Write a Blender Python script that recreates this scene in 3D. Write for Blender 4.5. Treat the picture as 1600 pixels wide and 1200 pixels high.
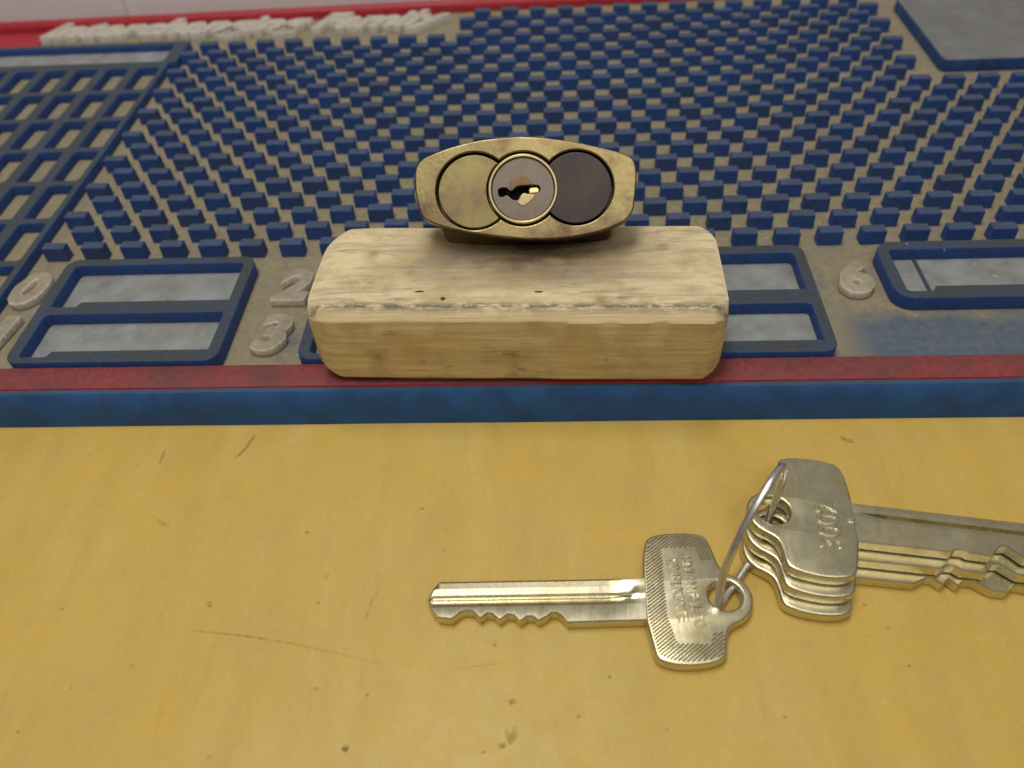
import bpy, bmesh, math, random
from mathutils import Vector, Matrix, noise
R = math.radians
S = 0.001                                   # everything below is written in millimetres
random.seed(7)
scene = bpy.context.scene
for o in list(bpy.data.objects):
    bpy.data.objects.remove(o)
C = scene.collection

# ------------------------------------------------------------------ camera
PITCH, ROLL, YAW, CAM_H, FPX = R(46.3), R(-3.78), R(-4.2), 125.0, 1250.0
fwd = Vector((math.sin(YAW) * math.cos(PITCH), math.cos(YAW) * math.cos(PITCH), -math.sin(PITCH)))
rt = Vector((math.cos(YAW), -math.sin(YAW), 0))
up = rt.cross(fwd)
rt, up = rt * math.cos(ROLL) + up * math.sin(ROLL), -rt * math.sin(ROLL) + up * math.cos(ROLL)
cd = bpy.data.cameras.new('camera')
cam = bpy.data.objects.new('camera', cd)
C.objects.link(cam)
m = Matrix((rt, up, -fwd)).transposed().to_4x4()
m.translation = Vector((0, 0, CAM_H * S))
cam.matrix_world = m
cd.sensor_width = 36
cd.lens = FPX / 1600 * 36
cd.clip_start, cd.clip_end = 0.004, 20
cd.dof.use_dof = True
cd.dof.focus_distance = 0.155
cd.dof.aperture_fstop = 17
scene.camera = cam

# ------------------------------------------------------------------ light: an indoor work bench under ceiling lamps
w = bpy.data.worlds.new('World')
scene.world = w
w.use_nodes = True
bgn = w.node_tree.nodes['Background']
bgn.inputs[1].default_value = 1.0
wt = w.node_tree                            # a dim room: pale ceiling above, darker walls towards the horizon
wg = wt.nodes.new('ShaderNodeTexCoord'); wsp = wt.nodes.new('ShaderNodeSeparateXYZ'); wr = wt.nodes.new('ShaderNodeValToRGB')
wt.links.new(wg.outputs['Generated'], wsp.inputs[0]); wt.links.new(wsp.outputs[2], wr.inputs[0]); wt.links.new(wr.outputs[0], bgn.inputs[0])
wr.color_ramp.elements[0].position = 0.0; wr.color_ramp.elements[0].color = (.10, .088, .07, 1)
wr.color_ramp.elements[1].position = .9; wr.color_ramp.elements[1].color = (.34, .315, .275, 1)
def area(name, loc, target, sx, sy, power, col):
    l = bpy.data.lights.new(name, 'AREA')
    l.shape = 'RECTANGLE'; l.size, l.size_y = sx, sy
    l.energy = power; l.color = col
    o = bpy.data.objects.new(name, l)
    C.objects.link(o)
    o.location = loc
    o.rotation_euler = (Vector(target) - Vector(loc)).to_track_quat('-Z', 'Y').to_euler()
    return o
area('ceiling_lamp', (-0.13, 0.13, 0.92), (-0.02, 0.1, 0), 0.6, 0.20, 5.5, (1.0, 0.95, 0.86))
area('ceiling_lamp', (0.30, -0.60, 1.3), (0, 0.1, 0), 1.0, 0.3, 3.9, (1.0, 0.93, 0.82))
vs = scene.view_settings
vs.view_transform = 'Standard'; vs.look = 'None'; vs.exposure = -0.1; vs.gamma = 1.0
vs.use_curve_mapping = False

# ------------------------------------------------------------------ helpers
def link(o, parent=None):
    C.objects.link(o)
    if parent is not None:
        o.parent = parent
    return o
def tag(o, label=None, cat=None, group=None, kind=None):
    if label: o['label'] = label
    if cat: o['category'] = cat
    if group: o['group'] = group
    if kind: o['kind'] = kind
    return o
def empty(name, loc, label, cat, group=None):
    o = bpy.data.objects.new(name, None)
    o.empty_display_size = 0.005
    o.location = Vector(loc) * S
    link(o)
    return tag(o, label, cat, group)
def mk(name, verts, faces, mat, parent=None, org=(0, 0, 0), smooth=False):
    me = bpy.data.meshes.new(name)
    org = Vector(org)
    me.from_pydata([(Vector(v) - org) * S for v in verts], [], faces)
    bm = bmesh.new(); bm.from_mesh(me)
    bmesh.ops.recalc_face_normals(bm, faces=bm.faces)
    bm.to_mesh(me); bm.free()
    if smooth:
        for p in me.polygons: p.use_smooth = True
    me.materials.append(mat)
    return link(bpy.data.objects.new(name, me), parent)
def box(v, f, x0, x1, y0, y1, z0, z1, t=0.0):
    n = len(v)
    v += [(x0, y0, z0), (x1, y0, z0), (x1, y1, z0), (x0, y1, z0),
          (x0 + t, y0 + t, z1), (x1 - t, y0 + t, z1), (x1 - t, y1 - t, z1), (x0 + t, y1 - t, z1)]
    f += [tuple(n + i for i in q) for q in ((3, 2, 1, 0), (4, 5, 6, 7), (0, 1, 5, 4), (1, 2, 6, 5), (2, 3, 7, 6), (3, 0, 4, 7))]
def curve_mesh(crv):
    o = bpy.data.objects.new('tmp', crv)
    C.objects.link(o)
    dg = bpy.context.evaluated_depsgraph_get()
    me = bpy.data.meshes.new_from_object(o.evaluated_get(dg))
    bpy.data.objects.remove(o)
    bpy.data.curves.remove(crv)
    me.materials.clear()
    return me
def plate_mesh(loops, h, bev=0.25, res=2, wob=0.0):
    """a plate of thickness h (base at z=0) with rounded edges; first loop is the outline, the others are holes"""
    cv = bpy.data.curves.new('tmp', 'CURVE')
    cv.dimensions = '2D'; cv.fill_mode = 'BOTH'
    cv.extrude = max(h / 2 - bev, 0.001)
    cv.bevel_depth = bev; cv.bevel_resolution = res; cv.offset = -bev
    for lp in loops:
        sp = cv.splines.new('POLY')
        sp.points.add(len(lp) - 1)
        for p, q in zip(sp.points, lp):
            p.co = (q[0], q[1], 0, 1)
        sp.use_cyclic_u = True
    me = curve_mesh(cv)
    for v in me.vertices:
        v.co.z += h / 2
        if wob:
            d = noise.noise_vector(v.co * 0.35) * wob
            v.co += Vector((d.x, d.y, 0))
    return me
def text_mesh(body, size, h, bev=0.2, shear=0.0, offset=0.0, align='LEFT'):
    cv = bpy.data.curves.new('tmp', 'FONT')
    cv.body = body; cv.size = size; cv.extrude = max(h / 2 - bev, 0.001); cv.bevel_depth = bev
    cv.bevel_resolution = 1; cv.shear = shear; cv.offset = offset; cv.align_x = align
    cv.resolution_u = 4
    me = curve_mesh(cv)
    for v in me.vertices: v.co.z += h / 2
    return me
def put(name, me, mat, parent=None, mtx=None, autosmooth=True):
    """mesh in mm -> object; mtx is applied in mm, in the parent's space"""
    if mtx is not None: me.transform(mtx)
    me.transform(Matrix.Scale(S, 4))
    me.name = name
    if not me.materials: me.materials.append(mat)
    o = bpy.data.objects.new(name, me)
    return link(o, parent)
def smooth_angle(o, deg=35):
    me = o.data
    for p in me.polygons: p.use_smooth = True
    try: me.set_sharp_from_angle(angle=R(deg))
    except Exception: pass
def rrect(x0, x1, y0, y1, r, n=5):
    out = []
    for cx, cy, a in ((x1 - r, y0 + r, -90), (x1 - r, y1 - r, 0), (x0 + r, y1 - r, 90), (x0 + r, y0 + r, 180)):
        for i in range(n + 1):
            t = R(a + 90 * i / n)
            out.append((cx + r * math.cos(t), cy + r * math.sin(t)))
    return out
def circ(cx, cy, r, n=48, a0=0, a1=360):
    full = abs(a1 - a0) >= 360
    k = n if full else n + 1
    return [(cx + r * math.cos(R(a0 + (a1 - a0) * i / n)), cy + r * math.sin(R(a0 + (a1 - a0) * i / n))) for i in range(k)]
def T(x, y, z): return Matrix.Translation((x, y, z))
def RZ(d): return Matrix.Rotation(R(d), 4, 'Z')

# ------------------------------------------------------------------ materials
class NT:
    def __init__(s, name):
        s.m = bpy.data.materials.new(name); s.m.use_nodes = True
        s.t = s.m.node_tree; s.b = s.t.nodes['Principled BSDF']
        s.tc = s.t.nodes.new('ShaderNodeNewGeometry').outputs['Position']
    def n(s, typ, **kw):
        nd = s.t.nodes.new('ShaderNode' + typ)
        for k, v in kw.items(): setattr(nd, k, v)
        return nd
    def l(s, a, b): s.t.links.new(a, b)
    def pos(s, scale=(1, 1, 1), rot=0.0, obj=False):
        mp = s.n('Mapping')
        mp.inputs['Scale'].default_value = [c / S for c in scale]
        mp.inputs['Rotation'].default_value[2] = rot
        s.l(s.n('TexCoord').outputs['Object'] if obj else s.tc, mp.inputs[0])
        return mp.outputs[0]
    def noise(s, scale, detail=4, rough=.55, vec=None, dist=0.0):
        nd = s.n('TexNoise'); nd.inputs['Scale'].default_value = scale
        nd.inputs['Detail'].default_value = detail; nd.inputs['Roughness'].default_value = rough
        nd.inputs['Distortion'].default_value = dist
        s.l(vec if vec is not None else s.pos(), nd.inputs['Vector'])
        return nd.outputs['Fac']
    def ramp(s, fac, *stops):
        r = s.n('ValToRGB'); e = r.color_ramp.elements
        while len(e) < len(stops): e.new(0.5)
        for el, (p, c) in zip(e, stops):
            el.position = p
            el.color = (c, c, c, 1) if isinstance(c, (int, float)) else (*c, 1)
        s.l(fac, r.inputs[0]); return r.outputs[0]
    def mix(s, fac, a, b, mode='MIX'):
        mx = s.n('Mix', data_type='RGBA', blend_type=mode)
        for sock, val in ((mx.inputs[0], fac), (mx.inputs[6], a), (mx.inputs[7], b)):
            if isinstance(val, (int, float)): sock.default_value = val
            elif isinstance(val, (tuple, list)): sock.default_value = (*val, 1)
            else: s.l(val, sock)
        return mx.outputs[2]
    def math(s, op, a, b=0.0):
        nd = s.n('Math', operation=op)
        for sock, val in ((nd.inputs[0], a), (nd.inputs[1], b)):
            if isinstance(val, (int, float)): sock.default_value = val
            else: s.l(val, sock)
        return nd.outputs[0]
    def sep(s, vec=None):
        nd = s.n('SeparateXYZ'); s.l(vec if vec is not None else s.tc, nd.inputs[0]); return nd.outputs
    def nz(s):
        g = s.n('NewGeometry'); return s.sep(g.outputs['Normal'])[2]
    def col(s, c):
        if isinstance(c, tuple): s.b.inputs['Base Color'].default_value = (*c, 1)
        else: s.l(c, s.b.inputs['Base Color'])
    def rough(s, r):
        if isinstance(r, (int, float)): s.b.inputs['Roughness'].default_value = r
        else: s.l(r, s.b.inputs['Roughness'])
    def bump(s, h, dist, strength=1.0):
        bp = s.n('Bump'); bp.inputs['Distance'].default_value = dist * S
        bp.inputs['Strength'].default_value = strength
        s.l(h, bp.inputs['Height']); s.l(bp.outputs[0], s.b.inputs['Normal'])
M = {}
def rubber(key, base, dirt, amount=1.0, spec=.35, r0=.55, dmin=.7, vs=.9, peg=False):
    """moulded rubber; grey workshop dust and metal filings lie on every upward face and are rubbed in unevenly"""
    t = NT(key)
    n1 = t.noise(.09, 5, .6); n2 = t.noise(vs, 4, .6)
    upf = t.ramp(t.nz(), (.55, 0.0), (.9, 1.0))
    d = t.ramp(n1, (.30, dmin), (.62, 1.0))
    fac = t.math('MULTIPLY', t.math('MULTIPLY', upf, d), amount)
    side = t.math('MULTIPLY', t.ramp(t.noise(.22, 5, .65), (.52, 0.0), (.75, .55)), amount)
    fac = t.math('MAXIMUM', fac, side)
    if peg:                                  # every peg is worn and dusted a little differently
        px, py, pz = t.sep(t.pos())
        k_ = t.math('FLOOR', t.math('DIVIDE', t.math('SUBTRACT', py, 157.3), 6.875))
        odd = t.math('MODULO', k_, 2.0)
        i_ = t.math('FLOOR', t.math('DIVIDE', t.math('SUBTRACT', t.math('ADD', px, 123.6 + 5.0), t.math('MULTIPLY', odd, 5.0)), 10.0))
        cb = t.n('CombineXYZ'); t.l(i_, cb.inputs[0]); t.l(k_, cb.inputs[1])
        wn = t.n('TexWhiteNoise', noise_dimensions='2D'); t.l(cb.outputs[0], wn.inputs['Vector'])
        rnd = wn.outputs['Value']
        fac = t.math('MAXIMUM', fac, t.math('MULTIPLY', t.ramp(rnd, (.45, 0.0), (1.0, .6)), t.ramp(t.noise(.5, 4, .6), (.3, .4), (.65, 1.0))))
        base = tuple(c for c in base)
    var = t.mix(t.ramp(n2, (.35, 0.0), (.7, 1.0)), tuple(c * .78 for c in base), tuple(min(1, c * 1.18) for c in base))
    dv = t.mix(t.ramp(n2, (.3, 0.0), (.75, 1.0)), tuple(c * .8 for c in dirt), tuple(c * 1.15 for c in dirt))
    t.col(t.mix(fac, var, dv))
    t.rough(t.ramp(n2, (.3, r0), (.7, r0 + .2)))
    t.b.inputs['Specular IOR Level'].default_value = spec
    t.bump(t.noise(1.1, 4, .55), .10, .45)
    M[key] = t.m
rubber('blue_rubber', (.028, .080, .285), (.047, .057, .057), .97, dmin=.8)
rubber('peg_rubber', (.030, .088, .31), (.055, .068, .078), .92, dmin=.6, peg=True)
rubber('blue_lip', (.020, .088, .26), (.035, .075, .13), .85, vs=.16)
rubber('red_rubber', (.44, .03, .05), (.135, .048, .048), .95, r0=.5, dmin=.62)
rubber('red_rim', (.42, .025, .04), (.30, .03, .045), .5, r0=.4)
rubber('tray_grey', (.27, .305, .345), (.20, .185, .15), .6, r0=.6, dmin=.3, vs=.2)
rubber('slab_grey', (.024, .072, .26), (.165, .17, .175), 1.1, dmin=.85, vs=.15)
rubber('raised_figure', (.66, .62, .53), (.25, .22, .16), .95, r0=.6, dmin=.8)
rubber('white_letter', (.80, .77, .72), (.40, .37, .31), .95, r0=.6, dmin=.85)

t = NT('mat_floor')            # beige ground of the mat, rubbed through to the blue-grey rubber in one worn patch
n1 = t.noise(.05, 5, .6); n2 = t.noise(.5, 5, .65)
base = t.mix(t.ramp(n2, (.3, 0.0), (.72, 1.0)), (.205, .175, .11), (.305, .265, .18))
base = t.mix(t.ramp(n1, (.45, 0.0), (.7, .5)), base, (.18, .165, .14))
px, py, pz = t.sep(t.pos())
ax_ = t.ramp(t.math('ADD', t.math('MULTIPLY', px, .05), t.math('MULTIPLY', n2, .35)), (0.0, 0.0), (1.0, 1.0))
ex = t.n('MapRange'); ex.inputs[1].default_value = 60; ex.inputs[2].default_value = 68
t.l(t.math('ADD', px, t.math('MULTIPLY', t.math('SUBTRACT', n2, .5), 10)), ex.inputs[0])
ey = t.n('MapRange'); ey.inputs[1].default_value = 135.5; ey.inputs[2].default_value = 129.5
t.l(t.math('ADD', py, t.math('MULTIPLY', t.math('SUBTRACT', t.noise(.12, 4), .5), 12)), ey.inputs[0])
patch = t.math('MULTIPLY', ex.outputs[0], ey.outputs[0])
patch2 = t.math('MULTIPLY', t.ramp(t.noise(.11, 4, .5), (.60, 0.0), (.72, .5)), t.math('LESS_THAN', py, 158))
patch = t.math('MAXIMUM', t.math('MULTIPLY', patch, t.ramp(n2, (.25, 1.0), (.8, .75))), patch2)
base = t.mix(patch, base, t.mix(n2, (.045, .085, .16), (.10, .13, .17)))
t.col(base); t.rough(.75); t.b.inputs['Specular IOR Level'].default_value = .3
t.bump(t.noise(1.6, 5, .65), .16, .7)
M['mat_floor'] = t.m

t = NT('bench_wood')           # varnished yellow board
g = t.noise(.30, 5, .6, t.pos((.35, .08, 1), R(20)), .4)
g2 = t.noise(.07, 5, .6)
g3 = t.noise(.55, 3, .5, t.pos((1.0, .10, 1), R(12)))
c = t.mix(t.ramp(g, (.3, 0.0), (.7, 1.0)), (.475, .337, .080), (.565, .418, .118))
c = t.mix(t.ramp(g2, (.38, 0.0), (.66, .7)), c, (.565, .377, .068))
c = t.mix(t.ramp(t.noise(.16, 4, .6), (.50, 0.0), (.72, .4)), c, (.47, .34, .12))
c = t.mix(t.ramp(g3, (.62, 0.0), (.78, .35)), c, (.46, .285, .055))
vo = t.n('TexVoronoi'); vo.inputs['Scale'].default_value = .11
t.l(t.pos((1, 1.5, 1)), vo.inputs['Vector'])
sp = t.math('MULTIPLY', t.ramp(vo.outputs['Distance'], (.0, 1.0), (.075, .8), (.11, 0.0)), t.ramp(t.noise(.06, 2), (.54, 0.0), (.66, .16)))
c = t.mix(sp, c, (.16, .10, .03))
vo2 = t.n('TexVoronoi'); vo2.inputs['Scale'].default_value = .30
t.l(t.pos((1, 1.3, 1), .6), vo2.inputs['Vector'])
sp2 = t.math('MULTIPLY', t.ramp(vo2.outputs['Distance'], (.0, 1.0), (.09, .6), (.14, 0.0)), t.ramp(t.noise(.11, 2), (.55, 0.0), (.66, .30)))
c = t.mix(sp2, c, (.28, .19, .06))
c = t.mix(t.ramp(t.noise(1.3, 4, .65, t.pos((1, .45, 1), R(15))), (.40, 0.0), (.72, .22)), c, (.40, .265, .06))
c = t.mix(t.ramp(t.noise(.5, 5, .7), (.56, 0.0), (.75, .25)), c, (.66, .51, .20))
t.col(c); t.rough(t.ramp(t.noise(.2, 5, .6), (.3, .36), (.7, .52)))
t.b.inputs['Specular IOR Level'].default_value = .35
t.bump(t.noise(.7, 6, .6, t.pos((1, .3, 1))), .10, .35)
M['bench_wood'] = t.m
t = NT('bench_mark'); t.col((.17, .115, .045)); t.rough(.6)
tr = t.n('BsdfTransparent'); ms = t.n('MixShader')
t.l(t.ramp(t.noise(.9, 4, .7), (.36, .0), (.64, .42)), ms.inputs[0])
t.l(tr.outputs[0], ms.inputs[1]); t.l(t.b.outputs[0], ms.inputs[2])
t.l(ms.outputs[0], t.t.nodes['Material Output'].inputs[0]); M['bench_mark'] = t.m
t = NT('bench_scratch'); t.col((.24, .16, .06)); t.rough(.6)
tr = t.n('BsdfTransparent'); ms = t.n('MixShader')
t.l(t.ramp(t.noise(.6, 4, .7), (.36, .0), (.66, .24)), ms.inputs[0])
t.l(tr.outputs[0], ms.inputs[1]); t.l(t.b.outputs[0], ms.inputs[2])
t.l(ms.outputs[0], t.t.nodes['Material Output'].inputs[0]); M['bench_scratch'] = t.m
t = NT('bench_stain'); t.col((.48, .25, .045)); t.rough(.5)
tr = t.n('BsdfTransparent'); ms = t.n('MixShader')
t.l(t.ramp(t.noise(.5, 4, .6), (.33, .1), (.66, .7)), ms.inputs[0])
t.l(tr.outputs[0], ms.inputs[1]); t.l(t.b.outputs[0], ms.inputs[2])
t.l(ms.outputs[0], t.t.nodes['Material Output'].inputs[0]); M['bench_stain'] = t.m

t = NT('white_wall'); t.col(t.mix(t.noise(.02, 4), (.84, .85, .91), (.90, .91, .97))); t.rough(.6); M['white_wall'] = t.m

t = NT('pine_block')           # hand-worn softwood, grain along X
gr = t.noise(.9, 6, .6, t.pos((.045, 1.0, 1.0)), .25)
gf = t.noise(3.0, 4, .6, t.pos((.03, 1.0, 1.0)))
lo = t.noise(.12, 4, .55)
c = t.mix(t.ramp(gr, (.32, 0.0), (.68, 1.0)), (.54, .405, .19), (.71, .57, .32))
c = t.mix(t.ramp(lo, (.42, 0.0), (.7, .6)), c, (.54, .37, .13))
c = t.mix(t.ramp(gf, (.52, 0.0), (.78, .5)), c, (.34, .23, .10))
upz = t.ramp(t.nz(), (.6, 0.0), (.95, 1.0))            # upward faces are mixed paler
c = t.mix(t.math('MULTIPLY', upz, .55), c, (.78, .69, .48))
px, py, pz = t.sep(t.pos())
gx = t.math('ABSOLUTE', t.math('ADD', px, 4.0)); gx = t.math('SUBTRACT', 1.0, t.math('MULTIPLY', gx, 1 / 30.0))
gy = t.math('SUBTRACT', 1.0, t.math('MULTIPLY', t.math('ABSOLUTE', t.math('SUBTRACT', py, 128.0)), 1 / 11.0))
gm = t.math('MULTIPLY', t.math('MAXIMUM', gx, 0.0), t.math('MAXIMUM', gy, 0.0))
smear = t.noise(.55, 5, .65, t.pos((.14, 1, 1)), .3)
holder_shade = t.math('MULTIPLY', t.math('MULTIPLY', t.math('POWER', gm, .7), upz), t.ramp(t.noise(.16, 3), (.3, .85), (.7, 1.5)))
c = t.mix(holder_shade, c, (.155, .10, .06))  # broad brown shadow of the holder, painted into the wood colour
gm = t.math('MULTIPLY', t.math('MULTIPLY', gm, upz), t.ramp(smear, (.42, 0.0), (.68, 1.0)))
c = t.mix(gm, c, (.105, .085, .065))                    # streaks of graphite and brass grime over the painted shadow round the holder
sm2 = t.math('MULTIPLY', t.ramp(t.noise(.45, 6, .75, t.pos((.13, 1, 1), .02), .5), (.47, 0.0), (.66, .75)), upz)
c = t.mix(sm2, c, (.27, .235, .175))
sm3 = t.math('MULTIPLY', t.ramp(t.noise(.10, 5, .65), (.48, 0.0), (.66, .6)), 1.0)
c = t.mix(sm3, c, (.38, .28, .14))
sm4 = t.ramp(t.noise(.22, 5, .7, t.pos((.5, 1, 1))), (.60, 0.0), (.72, .6))
c = t.mix(sm4, c, (.23, .17, .09))
nzb = t.nz()
pale = t.math('MULTIPLY', t.ramp(nzb, (.25, 0.0), (.4, .8), (.85, .8), (.95, 0.0)), t.math('GREATER_THAN', pz, 22.0))
c = t.mix(pale, c, (.80, .68, .44))
edge = t.math('MULTIPLY', t.math('SUBTRACT', 1.0, t.math('MULTIPLY', t.math('ABSOLUTE', t.math('SUBTRACT', py, t.math('SUBTRACT', 113.0, t.math('MULTIPLY', px, .026)))), 1 / 1.1)), t.math('GREATER_THAN', pz, 24.5))
edge = t.math('MULTIPLY', t.math('MAXIMUM', edge, 0.0), t.ramp(t.noise(.8, 5, .75, t.pos((.4, 1, 1))), (.37, 0.0), (.54, 1.0)))
c = t.mix(edge, c, (.16, .14, .11))
kn = t.n('TexVoronoi'); kn.inputs['Scale'].default_value = .065
t.l(t.pos((1, 1, 1.0)), kn.inputs['Vector'])
c = t.mix(t.ramp(kn.outputs['Distance'], (.04, .75), (.10, .25), (.20, 0.0)), c, (.29, .18, .06))
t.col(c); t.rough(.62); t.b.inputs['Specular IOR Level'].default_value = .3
t.bump(t.math('ADD', gr, t.math('MULTIPLY', gf, .6)), .22, .7)
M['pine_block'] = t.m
t = NT('wood_pit'); t.col((.07, .05, .03)); t.rough(.9); M['wood_pit'] = t.m
t = NT('wood_knot'); t.col((.50, .36, .16)); t.rough(.6); M['wood_knot'] = t.m

def metal(key, a, b, r0, r1, scr=.25, ns=.25, patina=None, pscale=.1, pthr=(.5, .7), bumpd=.03):
    t = NT(key)
    n = t.noise(ns, 5, .65, t.pos(obj=True))
    fine = t.noise(1.4, 4, .6, t.pos((1, .14, 1), .4, obj=True))
    c = t.mix(t.ramp(n, (.3, 0.0), (.7, 1.0)), a, b)
    rr = t.ramp(t.math('ADD', t.math('MULTIPLY', n, .6), t.math('MULTIPLY', fine, .4)), (.3, r0), (.7, r1))
    if patina:
        c = t.mix(t.ramp(t.noise(pscale, 5, .6, t.pos(obj=True)), (pthr[0], 0.0), (pthr[1], 1.0)), c, patina)
    t.col(c); t.rough(rr); t.b.inputs['Metallic'].default_value = 1
    t.bump(t.math('ADD', fine, t.math('MULTIPLY', n, .5)), bumpd, scr)
    M[key] = t.m
metal('brass', (.26, .215, .10), (.36, .30, .145), .28, .46, .5, .22, (.17, .115, .075), .11, (.43, .62), .09)
metal('brass_insert', (.24, .205, .09), (.31, .265, .12), .34, .50, .5, .2, (.17, .12, .085), .11, (.44, .66), .04)
metal('brass_rim', (.34, .28, .15), (.46, .39, .22), .28, .42, .4, .5, (.33, .27, .18), .3, (.5, .7))
metal('core_dark', (.050, .043, .046), (.075, .063, .063), .40, .55, .4, .3, (.085, .068, .06), .12, (.45, .85))
metal('plug_grey', (.155, .13, .11), (.22, .185, .155), .40, .55, .4, .3, (.20, .165, .15), .2, (.5, .75))
metal('worn_bronze', (.32, .25, .135), (.44, .355, .20), .28, .42)
metal('brown_bronze', (.14, .09, .055), (.21, .14, .09), .35, .5)
metal('nickel', (.60, .56, .395), (.70, .66, .48), .21, .35, .5, .2, (.60, .52, .30), .16, (.50, .75), .03)
metal('key_brass', (.60, .48, .20), (.70, .57, .27), .24, .36, .4, .4)
metal('steel_wire', (.66, .64, .68), (.78, .76, .79), .24, .36, .3, .5)
t = NT('black_void'); t.col((.004, .004, .004)); t.rough(.9); M['black_void'] = t.m

# ------------------------------------------------------------------ the setting
v, f = [], []
box(v, f, -420, 420, -90, 336, -18, 0)
bench = mk('bench_top', v, f, M['bench_wood']); tag(bench, kind='structure')
v, f = [], []
box(v, f, -420, 420, 336, 346, -18, 160)
v = [(x, y - 27.5 + .032 * (x + 200), z) for x, y, z in v]
wall = mk('back_wall', v, f, M['white_wall']); tag(wall, kind='structure')
v, f = [], []
box(v, f, -166, -160, 307.2, 309.6, 0.2, 150)
mk('wall_strip', v, f, M['white_wall'], wall)

def mark(pts, wd, mat='bench_mark', name='scratch'):
    mat = 'bench_scratch' if mat == 'bench_mark' else mat
    """a stain on the board: a very thin irregular sheet"""
    v, f = [], []
    for i, (x, y) in enumerate(pts):
        a, b = pts[max(0, i - 1)], pts[min(len(pts) - 1, i + 1)]
        d = Vector((b[0] - a[0], b[1] - a[1])).normalized()
        k = wd * (.25 + .75 * math.sin(math.pi * (i + .35) / (len(pts) - .3))) * random.uniform(.7, 1.2) / 2
        v += [(x - d.y * k, y + d.x * k, .05), (x + d.y * k, y - d.x * k, .05)]
        if i: f.append((2 * i - 2, 2 * i - 1, 2 * i + 1, 2 * i))
    mk(name, v, f, M[mat], bench)
def seg(a, b, n=8, bow=0.0):
    d = Vector((b[0] - a[0], b[1] - a[1])); nrm = Vector((-d.y, d.x)).normalized()
    return [(a[0] + d.x * i / n + nrm.x * bow * math.sin(math.pi * i / n) + random.uniform(-.06, .06),
             a[1] + d.y * i / n + nrm.y * bow * math.sin(math.pi * i / n) + random.uniform(-.06, .06)) for i in range(n + 1)]
def blot(x, y, r, ry=None, mat='bench_mark'):
    r *= .72; ry = ry * .72 if ry else r * .8
    n = 12
    v = [(x, y, .055)] + [(x + r * random.uniform(.6, 1.2) * math.cos(6.2832 * i / n), y + ry * random.uniform(.6, 1.2) * math.sin(6.2832 * i / n), .055) for i in range(n)]
    mk('speck', v, [(0, 1 + i, 1 + (i + 1) % n) for i in range(n)], M[mat], bench)
mark(seg((-63.1, 62.3), (-28.6, 56.3), 24, 0.8), 0.45, 'bench_mark')
mark(seg((-61.8, 62.0), (-44.8, 60.0), 10, 0.2), 0.3, 'bench_mark')
mark(seg((-63.2, 101.2), (-61.7, 105.7), 8, 0), 1.1, 'bench_stain')
mark(seg((-79.6, 98.0), (-79.7, 101.5), 8, 0), 0.8, 'bench_stain')
mark(seg((-64.5, 99.0), (-62.8, 102.0), 8, 0), 0.6, 'bench_stain')
mark(seg((-76.5, 85.2), (-72.2, 82.4), 8, 0), 0.8, 'bench_mark')
mark(seg((-32.1, 64.4), (-30.8, 69.7), 8, 0.4), 0.6, 'bench_mark')
mark(seg((-32.4, 64.2), (-32.0, 65.7), 8, 0), 0.5, 'bench_mark')
mark(seg((-17.0, 55.5), (-9.2, 56.5), 8, 0), 0.4, 'bench_mark')
mark(seg((-41.1, 71.9), (-40.0, 73.0), 8, 0), 0.9, 'bench_mark')
blot(-84.2, 97.6, 0.6, None, 'bench_mark')
blot(-46.0, 81.6, 0.7, None, 'bench_mark')
blot(-25.0, 86.8, 0.6, None, 'bench_mark')
blot(-20.0, 77.8, 0.5, None, 'bench_mark')
blot(-60.3, 67.0, 1.1, None, 'bench_mark')
blot(-86.4, 66.0, 0.5, None, 'bench_mark')
blot(-77.7, 73.1, 0.5, None, 'bench_mark')
blot(-41.1, 67.3, 0.5, None, 'bench_mark')
blot(-38.5, 52.1, 0.7, None, 'bench_mark')
blot(-30.0, 51.2, 0.5, None, 'bench_mark')
blot(-32.2, 42.9, 0.8, None, 'bench_mark')
blot(-52.9, 41.5, 0.7, None, 'bench_mark')
blot(-10.2, 64.6, 0.7, None, 'bench_mark')
blot(-11.1, 42.7, 0.5, None, 'bench_mark')
blot(-79.0, 52.0, 0.5, None, 'bench_mark')
blot(-84.6, 45.0, 0.5, None, 'bench_mark')
blot(-7.0, 50.3, 1.0, None, 'bench_mark')
blot(57.2, 103.1, 1.0, None, 'bench_mark')
blot(58.7, 102.2, 0.8, None, 'bench_mark')
blot(54.4, 63.0, 0.6, None, 'bench_mark')
blot(51.6, 67.0, 0.6, None, 'bench_mark')
blot(34.6, 48.3, 0.6, None, 'bench_mark')
blot(55.7, 56.5, 0.5, None, 'bench_mark')
blot(61.4, 50.5, 0.6, None, 'bench_mark')
blot(8.4, 54.4, 0.6, None, 'bench_mark')
blot(-10.1, 59.7, 0.6, None, 'bench_mark')
blot(-20.1, 82.1, 0.4, None, 'bench_mark')
blot(-24.9, 86.8, 0.5, None, 'bench_mark')
blot(3.4, 48.1, 0.5, None, 'bench_mark')
blot(16.5, 46.3, 0.6, None, 'bench_mark')
blot(-67.9, 64.8, 0.5, None, 'bench_mark')
blot(-70.1, 55.9, 0.5, None, 'bench_mark')
blot(-7.1, 45.1, 1.3, 2.0, 'bench_mark')
blot(-6.3, 45.9, 0.9, 1.2, 'bench_mark')
blot(-8.3, 43.7, 1.0, 0.7, 'bench_mark')
blot(-32.1, 43.0, 0.9, 0.8, 'bench_mark')
blot(57.8, 102.6, 1.6, 0.8, 'bench_stain')

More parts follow.
